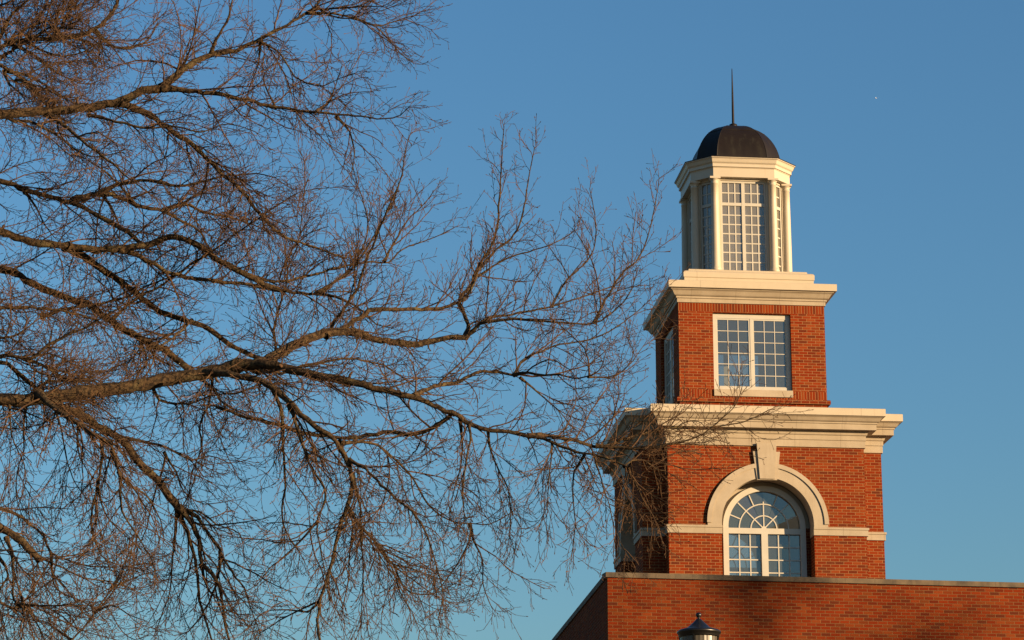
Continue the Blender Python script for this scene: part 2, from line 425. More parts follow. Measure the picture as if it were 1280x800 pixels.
# middle stage
A = 1.75; ZMB, ZMT = 15.50, 18.412
fm = Face((0, -A), (1, 0), (0, -1)); lm = Face((-A, 0), (0, -1), (-1, 0)); rm = Face((A, 0), (0, 1), (1, 0)); bm_ = Face((0, A), (-1, 0), (0, 1))
WU, WZ0, WZ1 = .9315, 16.326, 18.19
mb = MB()
for fc in (fm, lm, rm, bm_): wall_rect_hole(mb, fc, -A, A, ZMB, ZMT+.08, -WU, WU, WZ0-.165, WZ1, .12)
mb.build('upper_walls', M['brick_mid'], tower)
mb = MB(); sq = [(-A,-A),(A,-A),(A,A),(-A,A)]
mb.sweep(sq, [(-.03, 16.005), (.07, 16.005), (.075, 16.07), (.065, 16.105), (-.03, 16.12)], cap_top=False)
mb.build('brick_ledge', M['brick_mid'], tower)
def wide_window(fc):
    mb = MB(); o0, o1 = -.118, -.085; z0 = WZ0
    e = .003
    for u0, u1, za, zb in ((-WU+e,-WU+.105,z0,WZ1-e), (WU-.105,WU-e,z0,WZ1-e), (-WU+.105,WU-.105,WZ1-.115,WZ1-e), (-WU+.105,WU-.105,z0,z0+.085)):
        fc.box(mb, u0, u1, o0, o1, za, zb)
    for u0, u1, za, zb in ((-WU+.055,-WU+.125,z0+.06,WZ1-.10), (WU-.125,WU-.055,z0+.06,WZ1-.10), (-WU+.125,WU-.125,WZ1-.15,WZ1-.10), (-WU+.125,WU-.125,z0+.06,z0+.105), (-.065,.065,z0+.105,WZ1-.15)):
        fc.box(mb, u0, u1, o0-.002, o1-.012, za, zb)
    fc.box(mb, -.03, .03, o0, o1-.004, z0+.085, WZ1-.115)
    fr = mb.build('window_frame', M['frame'], tower)
    mb = MB(); w = .020; cells = []; w = .017
    for sg in (-1, 1):
        ua, ub = sorted((sg*.065, sg*(WU-.125))); za, zb = z0+.105, WZ1-.15
        for k in (1, 2):
            u = ua+(ub-ua)*k/3; fc.box(mb, u-w/2, u+w/2, -.121, -.104, za, zb)
        for k in range(1, 6):
            z = za+(zb-za)*k/6; fc.box(mb, ua, ub, -.1205, -.1055, z-w/2, z+w/2)
        for i in range(3):
            for j in range(6): cells.append((ua+(ub-ua)*i/3, ua+(ub-ua)*(i+1)/3, za+(zb-za)*j/6, za+(zb-za)*(j+1)/6))
    mb.build('glazing_bars', M['frame'], fr)
    mb = MB(); pane_quads(mb, fc, cells, -.117); mb.build('glass', M['glass'], fr)
    mb = MB(); fc.box(mb, -WU-.005, WU+.005, -.10, .035, WZ0-.165, WZ0-.003); mb.build('window_sill', M['stone_plain'], fr)
for fc in (fm, lm, rm, bm_): wide_window(fc)
prof = [(.0, 18.412), (.028, 18.412), (.028, 18.505), (.055, 18.512), (.055, 18.555)] + cyma(.062, 18.558, .195, 18.69) + [(.20, 18.715)]
mb = MB(); mb.sweep(sq, prof, cap_top=False); uc = mb.build('upper_cornice', M['stone'], tower)
mb = MB(); mb.sweep(sq, [(.18, 18.715), (.262, 18.72), (.265, 18.882), (.255, 18.89), (-.1, 18.905), (-.4, 18.92)]); mb.build('cornice_fascia', M['fascia'], uc)

# plinth of the lantern
mb = MB(); q = [(-1.56,-1.56),(1.56,-1.56),(1.56,1.56),(-1.56,1.56)]
pr = [(0, 18.88), (0, 19.085), (.018, 19.10), (.02, 19.20)] + [(.02-.10*(1-math.cos(R(t))), 19.20+.075*math.sin(R(t))) for t in (20,40,60,80,90)] + [(-.125, 19.278), (-.125, 19.315), (-.14, 19.338), (-.60, 19.345)]
mb.sweep(q, pr); mb.build('lantern_plinth', M['fascia'], tower)

def octagon(d, s): return [(-s,-d),(s,-d),(d,-s),(d,s),(s,d),(-s,d),(-d,s),(-d,-s)]
ZL0, ZL1 = 19.342, 21.745
OW = octagon(1.085, .692)
faces8 = []
for i in range(8):
    p, q = OW[i], OW[(i+1) % 8]
    L = math.hypot(q[0]-p[0], q[1]-p[1]); ux = ((q[0]-p[0])/L, (q[1]-p[1])/L); n = (ux[1], -ux[0])
    faces8.append((Face(((p[0]+q[0])/2, (p[1]+q[1])/2), ux, n), L))
mb = MB()
for fc, L in faces8:
    hw = .555 if L > 1 else .175
    wall_rect_hole(mb, fc, -L/2, L/2, ZL0-.02, ZL1+.1, -hw, hw, ZL0+.03, ZL1-.05, .09)
lw = mb.build('lantern_walls', M['wood'], tower)
mb = MB(); mb.add([(*p, ZL1+.02) for p in octagon(1.07,.68)], [tuple(range(8))]); mb.build('lantern_ceiling', M['wood'], tower)
mb = MB(); mb.add([(*p, ZL0) for p in octagon(1.07,.68)], [tuple(range(8))]); mb.build('lantern_floor', M['wood'], tower)

for fc, L in faces8:
    big = L > 1; hw = .555 if big else .175; e = .003
    z0, z1 = ZL0+.03, ZL1-.05
    mb = MB(); o0, o1 = -.085, -.03
    fc.box(mb, -hw+e, -hw+.04, o0, o1, z0, z1-e); fc.box(mb, hw-.04, hw-e, o0, o1, z0, z1-e)
    fc.box(mb, -hw+.04, hw-.04, o0, o1, z1-.05, z1-e); fc.box(mb, -hw+.04, hw-.04, o0, o1, z0, z0+.05)
    zt = z1-.05-.50
    fc.box(mb, -hw+.04, hw-.04, o0-.001, o1-.006, zt-.075, zt)
    if big: fc.box(mb, -.04, .04, o0-.002, o1-.003, z0+.05, z1-.05)
    fr = mb.build('lantern_window', M['frame'], tower)
    mb = MB(); cells = []; w = .030
    spans = ((-hw+.04, -.04), (.04, hw-.04)) if big else ((-hw+.04, hw-.04),)
    nc = 3 if big else 2
    rows = [zt, zt+.25, z1-.05]; lo = [z0+.05+(zt-.075-z0-.05)*k/7 for k in range(8)]
    for ua, ub in spans:
        for k in range(1, nc):
            u = ua+(ub-ua)*k/nc; fc.box(mb, u-w/2, u+w/2, -.075, -.052, z0+.05, z1-.05)
        for z in [rows[1]]+lo[1:-1]: fc.box(mb, ua, ub, -.0742, -.0535, z-w/2, z+w/2)
        zs = [(lo[k], lo[k+1]) for k in range(7)]+[(rows[0], rows[1]), (rows[1], rows[2])]
        for k in range(nc):
            for za, zb in zs: cells.append((ua+(ub-ua)*k/nc, ua+(ub-ua)*(k+1)/nc, za, zb))
    mb.build('glazing_bars', M['frame'], fr)
    mb = MB(); pane_quads(mb, fc, cells, -.064, .004); mb.build('glass', M['glass_clear'], fr)
# columns at the corners
for x, y in octagon(1.125, .708):
    mb = MB(); z0 = ZL0
    mb.lathe([(.118, z0), (.118, z0+.05), (.128, z0+.06), (.128, z0+.10), (.115, z0+.12), (.11, z0+.15), (.105, z0+.17)] +
             [(.105-.014*(t**1.6), z0+.17+(ZL1-.17-z0-.17)*t) for t in (.25,.5,.75,1)] +
             [(.099, ZL1-.165), (.099, ZL1-.145), (.091, ZL1-.14), (.091, ZL1-.10), (.118, ZL1-.065), (.125, ZL1-.055)], 20, x, y)
    a = math.atan2(y, x); h = .128
    ux, uy = math.cos(a), math.sin(a)
    if abs(abs(x)-abs(y)) > 0: # abacus square to the nearer main face
        ux, uy = 1.0, 0.0
    pts = [(x+ux*i*h-uy*j*h, y+uy*i*h+ux*j*h) for i, j in ((-1,-1),(1,-1),(1,1),(-1,1))]
    mb.hexa([(*p, ZL1-.053) for p in pts]+[(*p, ZL1-.004) for p in pts])
    mb.build('column', M['wood'], tower)
# entablature
OF = octagon(1.22, .749)
prof = [(-.20, 21.745), (0, 21.745), (0, 21.965), (.012, 21.975), (.012, 21.985), (.045, 21.99), (.045, 22.06), (.055, 22.075)] + cyma(.06, 22.08, .128, 22.185) + [(.14, 22.188), (.14, 22.215)]
mb = MB(); mb.sweep(OF, prof, cap_top=False); mb.build('entablature', M['wood'], tower)
mb = MB(); mb.sweep(OF, [(.147, 22.205), (.147, 22.226), (-.14, 22.255)], cap_top=False)
mb.build('roof_edge', M['copper'], tower)
# dome: eight curved facets, then collar and spire
mb = MB(); prof = []; OD = octagon(1.035, .612); N = 22
vs = []; fs = []
for i in range(N+1):
    t = R(90*i/N); k = max(.055, math.cos(t)**.94); z = 22.245+1.185*math.sin(t)**1.03
    for x, y in OD: vs.append((x*k, y*k, z))
for i in range(N):
    for k in range(8): fs.append((i*8+k, i*8+(k+1) % 8, (i+1)*8+(k+1) % 8, (i+1)*8+k))
mb.add(vs, fs)
dome = mb.build('dome', M['copper'], tower)
mb = MB(); 
for i in range(N):      # standing seams on the eight ridges
    for k in range(8):
        a, c = Vector(vs[i*8+k]), Vector(vs[(i+1)*8+k]); r = Vector((a.x, a.y, 0)).normalized(); t = Vector((-r.y, r.x, 0))
        mb.add([a-t*.008-r*.004, a+r*.008, a+t*.008-r*.004, c-t*.008-r*.004, c+r*.008, c+t*.008-r*.004], [(0,1,4,3),(1,2,5,4)])
for zi in (12,):
    mb.sweep([(x*math.cos(R(90*zi/N))**.94, y*math.cos(R(90*zi/N))**.94) for x, y in OD], [(-.004, vs[zi*8][2]-.012), (.008, vs[zi*8][2]-.004), (.004, vs[zi*8][2]+.012), (-.02, vs[zi*8][2]+.012)], cap_top=False)
mb.build('seams', M['copper'], dome)
mb = MB(); mb.lathe([(.06, 23.38), (.075, 23.42), (.098, 23.445), (.098, 23.51), (.07, 23.525), (.05, 23.535)], 16)
mb.lathe([(.033, 23.50), (.030, 23.9), (.024, 24.3), (.016, 24.7), (.010, 24.97), (.002, 25.0)], 10)
mb.build('spire', M['copper'], dome)
# plastered rooms behind the windows
mb = MB()
for fc in (fm, lm, rm, bm_):
    inner = Face((fc.o[0]-fc.n[0]*.20, fc.o[1]-fc.n[1]*.20), fc.ux, fc.n)
    wall_rect_hole(mb, inner, -A+.20, A-.20, 16.0, 18.34, -WU+.06, WU-.06, WZ0+.02, WZ1-.06, -.075)
k = A-.20; mb.add([(-k,-k,16.0),(k,-k,16.0),(k,k,16.0),(-k,k,16.0),(-k,-k,18.34),(k,-k,18.34),(k,k,18.34),(-k,k,18.34)], [(0,1,2,3),(7,6,5,4)])
mb.build('inner_room', M['room'], tower)
mb = MB(); k = b-.05
for fc in (front, back):
    inner = Face((fc.o[0]-fc.n[0]*.56, fc.o[1]-fc.n[1]*.56), fc.ux, fc.n)
    wall_arch_hole(mb, inner, -k, k, 9.95, 14.62, .93, CZ, -.05)
j = FR-.56
inner = Face((-k, -.33), (0, -1), (-1, 0)); wall_arch_hole(mb, inner, -(j+.33), j-.33, 9.95, 14.62, .93, CZ, -.04)
mb.add([(k,-j,9.95),(k,j,9.95),(k,j,14.62),(k,-j,14.62)], [(0,1,2,3)])
mb.add([(-k,-j,9.95),(k,-j,9.95),(k,j,9.95),(-k,j,9.95),(-k,-j,14.62),(k,-j,14.62),(k,j,14.62),(-k,j,14.62)], [(0,1,2,3),(7,6,5,4)])
mb.build('inner_room', M['room'], tower)

# ------------------------------------------------------------------ the building in front
BX, BY, ZP = 7.4468, 53.4332, 10.872
bang = R(2.6)
bld = empty('brick_building', (BX, BY, 0), 'long plain red brick wall with weathered stone coping in front of the tower', 'building')
ca, sa = math.cos(bang), math.sin(bang)
W, DP = 30.0, 22.0
p0, p1 = (0, 0), (W*ca, W*sa); p2, p3 = (W*ca, DP), (0, DP)
mb = MB(); th = .34
zt = ZP-.115
# the wall's own object is turned so that its brick layout runs along it
mb.box(0, W, 0, th, 0, zt)
fw = mb.build('front_wall', M['brick_wall'], bld); fw.rotation_euler.z = bang
mb = MB(); mb.box(0, th, .001, DP, 0, zt-.002); mb.build('side_wall', M['brick_wall'], bld)
mb = MB(); mb.box(W*ca-th, W*ca, W*sa, DP, 0, zt-.002); mb.box(th, W*ca-th, DP-th, DP, 0, zt-.002); mb.build('rear_walls', M['brick_wall'], bld)
mb = MB(); mb.hexa([(-.045,-.052,zt),(W,-.052,zt),(W,th+.05,zt),(-.045,th+.05,zt),(-.042,-.045,ZP-.01),(W,-.045,ZP-.01),(W,th+.05,ZP+.02),(-.042,th+.05,ZP+.02)])
cp = mb.build('coping', M['coping'], bld); cp.rotation_euler.z = bang
mb = MB(); mb.box(-.032, th+.05, .01, DP+.03, zt-.001, ZP-.004); mb.build('coping', M['coping'], bld)
mb = MB(); mb.box(th+.001, W*ca-th-.001, th+W*sa, DP-th-.001, 9.6, 9.95); mb.build('flat_roof', M['roofing'], bld)
mb = MB(); mb.box(th+.001, th+4, th+.4, DP-th-.001, 9.5, 9.949); mb.build('flat_roof', M['roofing'], bld)

# ------------------------------------------------------------------ lamp post
def lamp_post():
    Y = 23.0
    top = at(873.2, 765.5, Y)
    x, y, zt = top.x, top.y, top.z
    s = Y/F_PX*1.033      # metres per photo pixel at the lamp
    root = empty('lamp_post', (x, y, 0), 'black lamp post with conical cap and ball finial in front of brick wall', 'street lamp')
    H = zt
    mb = MB()
    zr = H-8*s
    mb.lathe([(.001, H), (2.2*s, H-.5*s), (3.5*s, H-2.2*s), (3.6*s, H-3.8*s), (2.6*s, H-5.6*s), (1.7*s, H-6.6*s), (1.6*s, H-7.4*s), (2.8*s, H-8.6*s)][::-1], 20)
    mb.build('finial', M['dark_metal'], root)
    mb = MB()
    mb.lathe([(2.4*s, H-8*s), (3.5*s, H-9*s), (9*s, H-14.5*s), (15.2*s, H-19.6*s), (17.0*s, H-20.2*s), (18.5*s, H-20.4*s), (24.5*s, H-22.2*s), (26.8*s, H-23.6*s), (27.4*s, H-25*s), (26.6*s, H-26.6*s),
              (25.4*s, H-27*s), (25.4*s, H-30.0*s), (24.4*s, H-31.2*s), (22*s, H-31.2*s)][::-1], 40)
    cap = mb.build('lamp_cap', M['dark_metal'], root)
    mb = MB(); seg = 56; prof = [(16*s, H-75*s), (20*s, H-62*s), (23*s, H-45*s), (23.4*s, H-31*s)]
    vs = []; 
    for r, z in prof:
        for k in range(seg): rr = r*(1 if k % 2 else .988); a = 2*PI*k/seg; vs.append((rr*math.cos(a), rr*math.sin(a), z))
    mb.add(vs, [(i*seg+k, i*seg+(k+1) % seg, (i+1)*seg+(k+1) % seg, (i+1)*seg+k) for i in range(3) for k in range(seg)])
    gm = NT('frosted_lamp_glass'); gm.b.inputs['Base Color'].default_value = c4(.085, .07, .046); gm.b.inputs['Roughness'].default_value = .4; gm.b.inputs['Transmission Weight'].default_value = .35
    mb.build('lamp_globe', gm.m, root)
    mb = MB()
    for k in range(4):
        a = PI/4+.35+k*PI/2; r0 = 24.4*s; w = 1.1*s
        pts = [(r0*math.cos(a)+w*i*math.cos(a)-w*j*math.sin(a), r0*math.sin(a)+w*i*math.sin(a)+w*j*math.cos(a)) for i, j in ((-1,-1),(1,-1),(1,1),(-1,1))]
        low = [(p[0]*.72, p[1]*.72) for p in pts]
        mb.hexa([(*p, H-76*s) for p in low]+[(*p, H-30*s) for p in pts])
    mb.build('cage_ribs', M['dark_metal'], root)
    mb = MB()
    mb.lathe([(.17, 0), (.17, .12), (.15, .16), (.145, .5), (.11, .62), (.085, .7), (.062, .8), (.05, H-120*s), (.07, H-116*s), (.07, H-108*s), (.05, H-104*s), (.06, H-90*s), (17*s, H-80*s), (18.5*s, H-75*s), (16*s, H-74*s)], 24)
    mb.build('post', M['dark_metal'], root)
lamp_post()

# ------------------------------------------------------------------ the bare tree
def tube(mb_v, mb_f, P, r, sides):
    n = len(P); o = len(mb_v)
    t0 = (P[1]-P[0]).normalized()
    a = t0.cross(Vector((0,0,1)) if abs(t0.z) < .9 else Vector((1,0,0))).normalized()
    cs = [(math.cos(2*PI*k/sides), math.sin(2*PI*k/sides)) for k in range(sides)]
    for i in range(n):
        t = (P[min(i+1,n-1)]-P[max(i-1,0)])
        if t.length < 1e-9: t = t0.copy()
        t.normalize(); a = (a - t*a.dot(t)); a.normalize(); c = t.cross(a)
        p = P[i]; ri = r[i]; ax, ay, az = a.x*ri, a.y*ri, a.z*ri; bx, by, bz = c.x*ri, c.y*ri, c.z*ri
        for k, s in cs: mb_v.append((p.x+ax*k+bx*s, p.y+ay*k+by*s, p.z+az*k+bz*s))
    for i in range(n-1):
        for k in range(sides):
            mb_f.append((o+i*sides+k, o+i*sides+(k+1) % sides, o+(i+1)*sides+(k+1) % sides, o+(i+1)*sides+k))

def smooth_path(pts, rad, step, jit, rg):
    """Catmull-Rom through the points, resampled, with slight knobbly wander"""
    out = []; rr = []; n = len(pts)
    for i in range(n-1):
        a, b_, c, d = pts[max(i-1,0)], pts[i], pts[i+1], pts[min(i+2,n-1)]
        m = max(2, int((c-b_).length/step))
        for k in range(m):
            t = k/m
            out.append(.5*((2*b_)+(c-a)*t+(2*a-5*b_+4*c-d)*t*t+(3*b_-a-3*c+d)*t**3)); rr.append(rad[i]+(rad[i+1]-rad[i])*t)
    out.append(pts[-1]); rr.append(rad[-1])
    for i in range(1, len(out)-1):
        out[i] = out[i]+Vector((rg.gauss(0,1), rg.gauss(0,1), rg.gauss(0,1)))*min(jit, rr[i]*.35)
        rr[i] *= 1+rg.gauss(0, .075)
    return out, rr

TRUNK_Y = 26.0
tb = at(-330, 560, TRUNK_Y)
tree = empty('bare_tree', (tb.x, tb.y, 0), 'large leafless tree with long bare branches reaching in front of the sky and tower', 'tree')
TO = Vector((tb.x, tb.y, 0))

# limbs and branches as seen: (half width first, last, sway of the twigs, depth drift, points); the first entry of a list is the limb
LIMBS = [
 # main limb
 [(10.5, 8.0, 0, 0, [(-330,590),(-200,545),(-90,512),(0,500),(30,500),(75,496),(110,489),(150,485),(190,478),(225,471),(265,464),(297,456),(322,460)]),
  (7.0, 1.2, -.10, -1.2, [(297,457),(327,455),(360,461),(390,468),(430,475),(455,482),(480,488),(510,495),(540,506),(565,517),(582,527),(605,536),(635,540),(660,545),(680,549),(700,557),(722,566),(740,568),(765,575),(785,584)]),
  (7.0, 3.6, .25, 1.2, [(320,459),(333,451),(350,442),(377,427),(407,416),(430,414),(450,418),(475,425),(507,430),(532,428),(562,423),(582,422)]),
  (3.0, .6, .9, .8, [(582,422),(585,405),(577,385),(575,372),(590,355),(600,330),(613,310),(621,285),(624,250),(627,205),(628,185),(630,158)]),
  (2.6, .7, .7, -.6, [(582,422),(600,405),(625,400),(660,400),(700,403),(742,404),(765,390),(785,370),(795,345)]),
  (2.0, .6, .8, .8, [(590,415),(610,398),(640,393),(680,385),(715,375),(745,365),(770,355),(788,340)]),
  (1.6, .5, 1.0, .5, [(690,384),(707,352),(735,325),(745,297),(742,260),(737,235)]),
  (1.8, .5, 1.0, .4, [(742,404),(757,375),(775,345),(800,320),(812,287),(819,255),(824,222)]),
  (3.8, .6, .8, 1.0, [(407,420),(430,410),(450,397),(470,387),(512,386),(550,385),(575,377),(587,365),(597,340),(620,312),(638,300),(650,280),(657,250),(660,228),(668,185)]),
  (1.6, .5, .6, .4, [(597,345),(637,322),(660,315),(685,307),(700,300),(722,287)]),
  (2.8, .7, -.05, .7, [(660,545),(685,544),(710,549),(735,556),(760,557),(785,547),(810,541),(830,535),(860,534),(885,534),(910,531),(935,525),(962,512)]),
  (2.4, .5, 1.0, -.5, [(745,557),(785,560),(810,559),(835,556),(860,550),(880,541),(895,530),(910,517),(920,505),(926,490)]),
  (1.4, .4, -.2, .4, [(780,584),(790,576),(805,576),(820,586),(832,589),(850,600)]),
  (3.2, 1.8, .2, .8, [(517,496),(530,489),(550,481),(575,477),(595,466),(615,464),(642,469)]),
  (1.8, .5, .4, .6, [(642,469),(647,460),(657,447),(675,439),(700,431),(735,425),(760,415),(780,402),(802,385),(818,368)]),
  (2.0, .5, .3, -.6, [(642,469),(660,466),(680,469),(700,468),(715,473),(740,469),(752,458),(757,442)]),
  (1.3, .4, .4, .4, [(735,471),(765,472),(780,462),(792,450),(806,430)]),
  (1.5, .4, -.4, .3, [(650,472),(665,484),(680,497),(700,515),(716,534),(735,548)]),
  (2.6, .8, .1, 1.0, [(322,461),(345,466),(380,457),(410,452),(435,448),(455,451),(480,457),(500,470),(520,485)]),
  (2.8, 2.4, -.2, .6, [(567,517),(560,521),(540,536),(517,542),(480,541),(450,546),(425,547),(407,544),(382,542),(360,535),(325,525),(300,519),(270,508)]),
  (1.8, .5, -.9, .3, [(575,524),(577,545),(578,565),(574,590),(566,620),(562,650)]),
  (1.8, .5, -.9, -.3, [(587,529),(588,550),(583,575),(579,610),(580,640),(588,665)]),
  (1.6, .5, -.9, .3, [(610,538),(614,565),(625,590),(635,610),(638,640),(637,670)]),
  (1.3, .4, -.9, -.3, [(690,552),(688,580),(686,605),(683,635),(675,655)]),
  (1.5, .4, -.9, .4, [(731,568),(718,590),(716,620),(719,655),(714,700)]),
  (1.3, .4, -.9, -.3, [(742,569),(752,600),(762,635),(770,665),(782,690)]),
  (1.4, .4, -.8, .3, [(785,584),(797,610),(812,640),(830,655)]),
  ],
 # the fork that sinks below the main limb
 [(5.2, 1.6, -.5, -1.4, [(255,466),(285,467),(300,470),(325,475),(350,492),(375,517),(400,537),(420,552),(434,575),(440,597),(436,627),(427,650),(420,682),(410,717),(402,747),(397,767),(400,800),(408,830)]),
  (2.6, .6, -.5, .7, [(433,635),(450,656),(472,680),(487,700),(495,707),(512,710),(540,720),(560,728)]),
  (1.5, .5, -.3, .4, [(493,706),(505,735),(525,743),(550,740),(575,725)]),
  (2.4, .6, -.4, -.8, [(436,575),(457,585),(472,602),(495,622),(520,645),(535,672),(542,695),(550,722),(553,745),(548,775)]),
  (2.2, .6, -.3, .9, [(425,553),(462,553),(480,562),(505,585),(517,600),(535,630),(560,650),(587,654),(612,655),(640,640)]),
  (1.6, .5, -.6, .5, [(587,654),(592,675),(603,700),(604,730),(615,760)]),
  (2.6, .8, -.6, .5, [(343,487),(352,520),(354,562),(357,600),(352,640),(358,665),(375,690)]),
  (2.6, .6, -.6, -.5, [(362,506),(375,545),(390,585),(407,617),(396,655),(400,682),(405,707),(410,735)]),
  (1.6, .5, -.5, .5, [(397,652),(375,677),(350,700),(335,712),(322,730),(305,740)]),
  (1.6, .5, -.9, .3, [(441,590),(450,637),(452,682),(454,710),(452,762),(451,805)]),
  (1.5, .5, -.7, -.4, [(468,677),(490,710),(500,740),(515,765),(525,790)]),
  (1.5, .5, -.7, .4, [(400,750),(385,765),(360,762),(330,766),(305,790)]),
  ],
 # long limbs crossing the middle left
 [(7.0, 3.8, 0, .5, [(-330,430),(-160,340),(-60,302),(0,290),(30,300),(60,305),(85,307),(110,311),(140,312),(185,306),(203,298),(222,297),(245,305),(262,318),(285,332),(310,345),(330,356),(350,362)]),
  (5.0, 3.2, 0, 1.0, [(82,308),(110,325),(140,345),(165,362),(185,380),(210,393),(235,401),(262,412),(285,429),(305,440),(325,448)]),
  (3.6, .6, .5, .7, [(150,312),(175,320),(200,335),(225,345),(270,352),(300,354),(340,361),(375,366),(400,366),(420,351),(440,336),(460,308),(480,275),(495,242),(504,212),(506,190),(514,165)]),
  (2.4, .6, .2, -.5, [(395,366),(420,371),(435,378),(455,390),(470,405),(490,410)]),
  (2.4, .6, .6, .6, [(310,344),(350,352),(395,342),(430,333),(465,327),(485,328),(497,317),(510,308),(540,298),(567,285)]),
  (1.8, .5, .9, .5, [(480,327),(495,300),(510,275),(530,255),(543,238)]),
  (2.6, .6, .9, -1.0, [(409,417),(422,397),(435,380),(447,360),(455,335),(465,310),(480,272),(492,245),(502,222),(505,195)]),
  (1.8, .5, .9, .7, [(397,365),(420,352),(440,337),(452,312),(460,285),(455,255),(445,225),(440,200)]),
  (1.6, .5, .9, .6, [(347,442),(343,420),(345,400),(357,360),(360,335),(372,307),(377,270),(381,232),(380,200)]),
  (2.2, .5, .6, -.9, [(140,400),(175,370),(200,358),(240,330),(265,315),(290,295),(320,275),(345,258),(375,240),(410,235)]),
  ],
 # upper limb
 [(8.8, 5.2, .1, .3, [(-330,340),(-170,215),(-80,160),(0,143),(35,140),(60,138),(105,135),(150,126),(178,113),(205,109)]),
  (5.0, 1.2, .35, .8, [(203,110),(225,90),(245,76),(268,67),(295,62),(320,50),(345,39),(372,23),(392,10),(405,-10),(420,-35)]),
  (4.0, .6, -.15, -.6, [(203,110),(235,113),(262,116),(300,123),(345,134),(398,141),(450,145),(480,149),(500,144),(513,132)]),
  (2.0, .5, -.2, .5, [(385,15),(415,17),(445,23),(470,34),(488,52),(500,66),(515,78)]),
  (1.8, .5, .2, -.4, [(392,12),(425,10),(455,8),(478,8),(492,0)]),
  (1.6, .5, .1, .3, [(440,22),(470,32),(495,26),(515,20),(528,19)]),
  (2.6, .6, .5, -.5, [(264,68),(270,50),(283,27),(290,0),(292,-25)]),
  (1.7, .5, .5, .5, [(222,92),(235,68),(247,50),(256,40)]),
  (1.8, .5, -.4, -.6, [(322,51),(345,62),(357,78),(368,95),(385,104),(405,107),(425,98),(444,92)]),
  (1.6, .5, -.5, .6, [(395,140),(412,125),(420,105),(428,80)]),
  (1.6, .5, -.6, .4, [(325,55),(323,80),(315,100),(308,122)]),
  (4.6, 1.2, 0, 1.1, [(150,128),(185,143),(210,160),(240,180),(262,200),(280,220),(303,240),(325,268),(350,292),(375,303),(410,315),(430,322)]),
  (2.0, .5, -.8, .4, [(420,146),(437,165),(443,190),(440,215)]),
  (3.0, .8, 0, -.6, [(60,142),(85,160),(110,182),(135,200),(160,222),(185,240)]),
  (2.4, .7, -.1, .8, [(5,144),(18,150),(45,155),(75,172),(100,190),(120,196),(150,190)]),
  (2.2, .6, .2, -.8, [(110,143),(145,152),(185,160),(220,158),(250,165),(285,155),(320,165)]),
  (1.6, .5, .3, .5, [(345,135),(335,115),(330,95),(345,75)]),
  ],
 [(4.5, 2.4, .25, .4, [(-330,280),(-160,150),(-60,85),(0,58),(30,50),(60,48),(95,46),(120,35),(138,18),(150,-6),(158,-30)]),
  (2.8, .6, .2, .6, [(118,38),(140,57),(163,60),(185,50),(195,33),(203,26)]),
  (2.8, 1.0, .5, -.5, [(-5,58),(10,25),(25,8),(45,-8),(60,-30)]),
  (2.6, .7, .4, .5, [(-5,75),(20,60),(35,45),(50,20),(62,-5)]),
  (2.2, .7, .3, .9, [(60,50),(80,30),(90,5),(100,-20)]),
  (2.0, .6, .1, -.7, [(42,49),(58,36),(75,35),(100,38),(125,58),(130,80)]),
  (4.0, 1.6, -.1, .5, [(-60,60),(-5,78),(10,86),(35,105),(60,132),(80,150)]),
  (2.6, .7, -.2, .8, [(10,88),(40,96),(70,115),(95,130)]),
  (2.2, .7, .4, -.6, [(-30,20),(10,3),(35,-8)]),
  (2.4, .6, -.1, .8, [(15,55),(45,70),(70,90),(105,105),(125,100)]),
  (2.2, .6, .3, .5, [(-10,72),(15,48),(45,30),(80,22),(110,12),(128,-5)]),
  (2.0, .6, .2, -.4, [(30,50),(50,62),(80,70),(110,62),(130,45)]),
  (2.0, .6, -.4, .4, [(5,88),(12,105),(28,120),(40,140)]),
  (1.8, .6, .4, .6, [(75,48),(70,25),(80,5),(78,-15)]),
  (1.8, .6, .1, -.6, [(20,100),(50,108),(85,125),(100,120)]),
  (2.0, .6, .2, .6, [(85,47),(110,52),(125,68),(118,85)]),
  ],
 [(5.2, 3.0, 0, -.3, [(-330,400),(-160,290),(-60,240),(0,227),(32,238),(62,246),(95,255),(120,268),(140,279),(160,290),(172,301),(185,312)]),
  (4.2, 1.0, .1, .9, [(92,252),(105,245),(130,243),(150,247),(170,257),(207,264),(225,275),(250,290),(262,312),(275,330)]),
  (3.2, .7, .2, -.8, [(122,244),(138,234),(150,230),(185,226),(230,232),(275,221),(320,217),(345,222)]),
  (3.0, .7, .2, .8, [(205,264),(230,256),(260,267),(290,272),(315,281),(335,290)]),
  (2.2, .6, -.2, -.4, [(172,258),(163,247),(150,232),(127,211),(108,199),(90,192)]),
  (1.8, .6, -.3, .4, [(130,246),(142,265),(150,285),(148,305)]),
  (1.8, .6, -.2, .5, [(30,240),(45,258),(55,280),(68,297)]),
  ],
 [(6.2, 4.4, -.1, .6, [(-330,480),(-160,380),(-60,345),(0,337),(25,345),(55,362),(85,373),(110,380),(125,392),(140,402),(165,417),(185,427),(205,437),(222,450),(240,465)]),
  (2.6, .6, .3, -.8, [(50,396),(85,386),(125,380),(160,370),(185,357),(215,345),(240,330),(262,318)]),
  (3.4, 1.4, -.2, .4, [(-100,385),(0,384),(40,385),(75,388),(100,394),(120,400)]),
  (3.0, .8, .1, .6, [(165,418),(180,425),(180,440),(185,455),(178,462)][:2]+[(195,447),(215,458)]),
  (2.2, .6, -.5, .5, [(175,424),(182,445),(183,458),(170,464)]),
  (1.8, .6, .1, -.5, [(240,400),(225,415),(205,430),(170,440),(145,450)]),
  ],
 [(4.2, 3.0, -.2, .2, [(-330,530),(-150,480),(-60,458),(0,454),(15,459),(30,473),(48,488)]),
  (3.4, .8, .2, -.7, [(-20,447),(15,445),(35,449),(60,433),(85,418),(110,408),(125,398),(150,385)]),
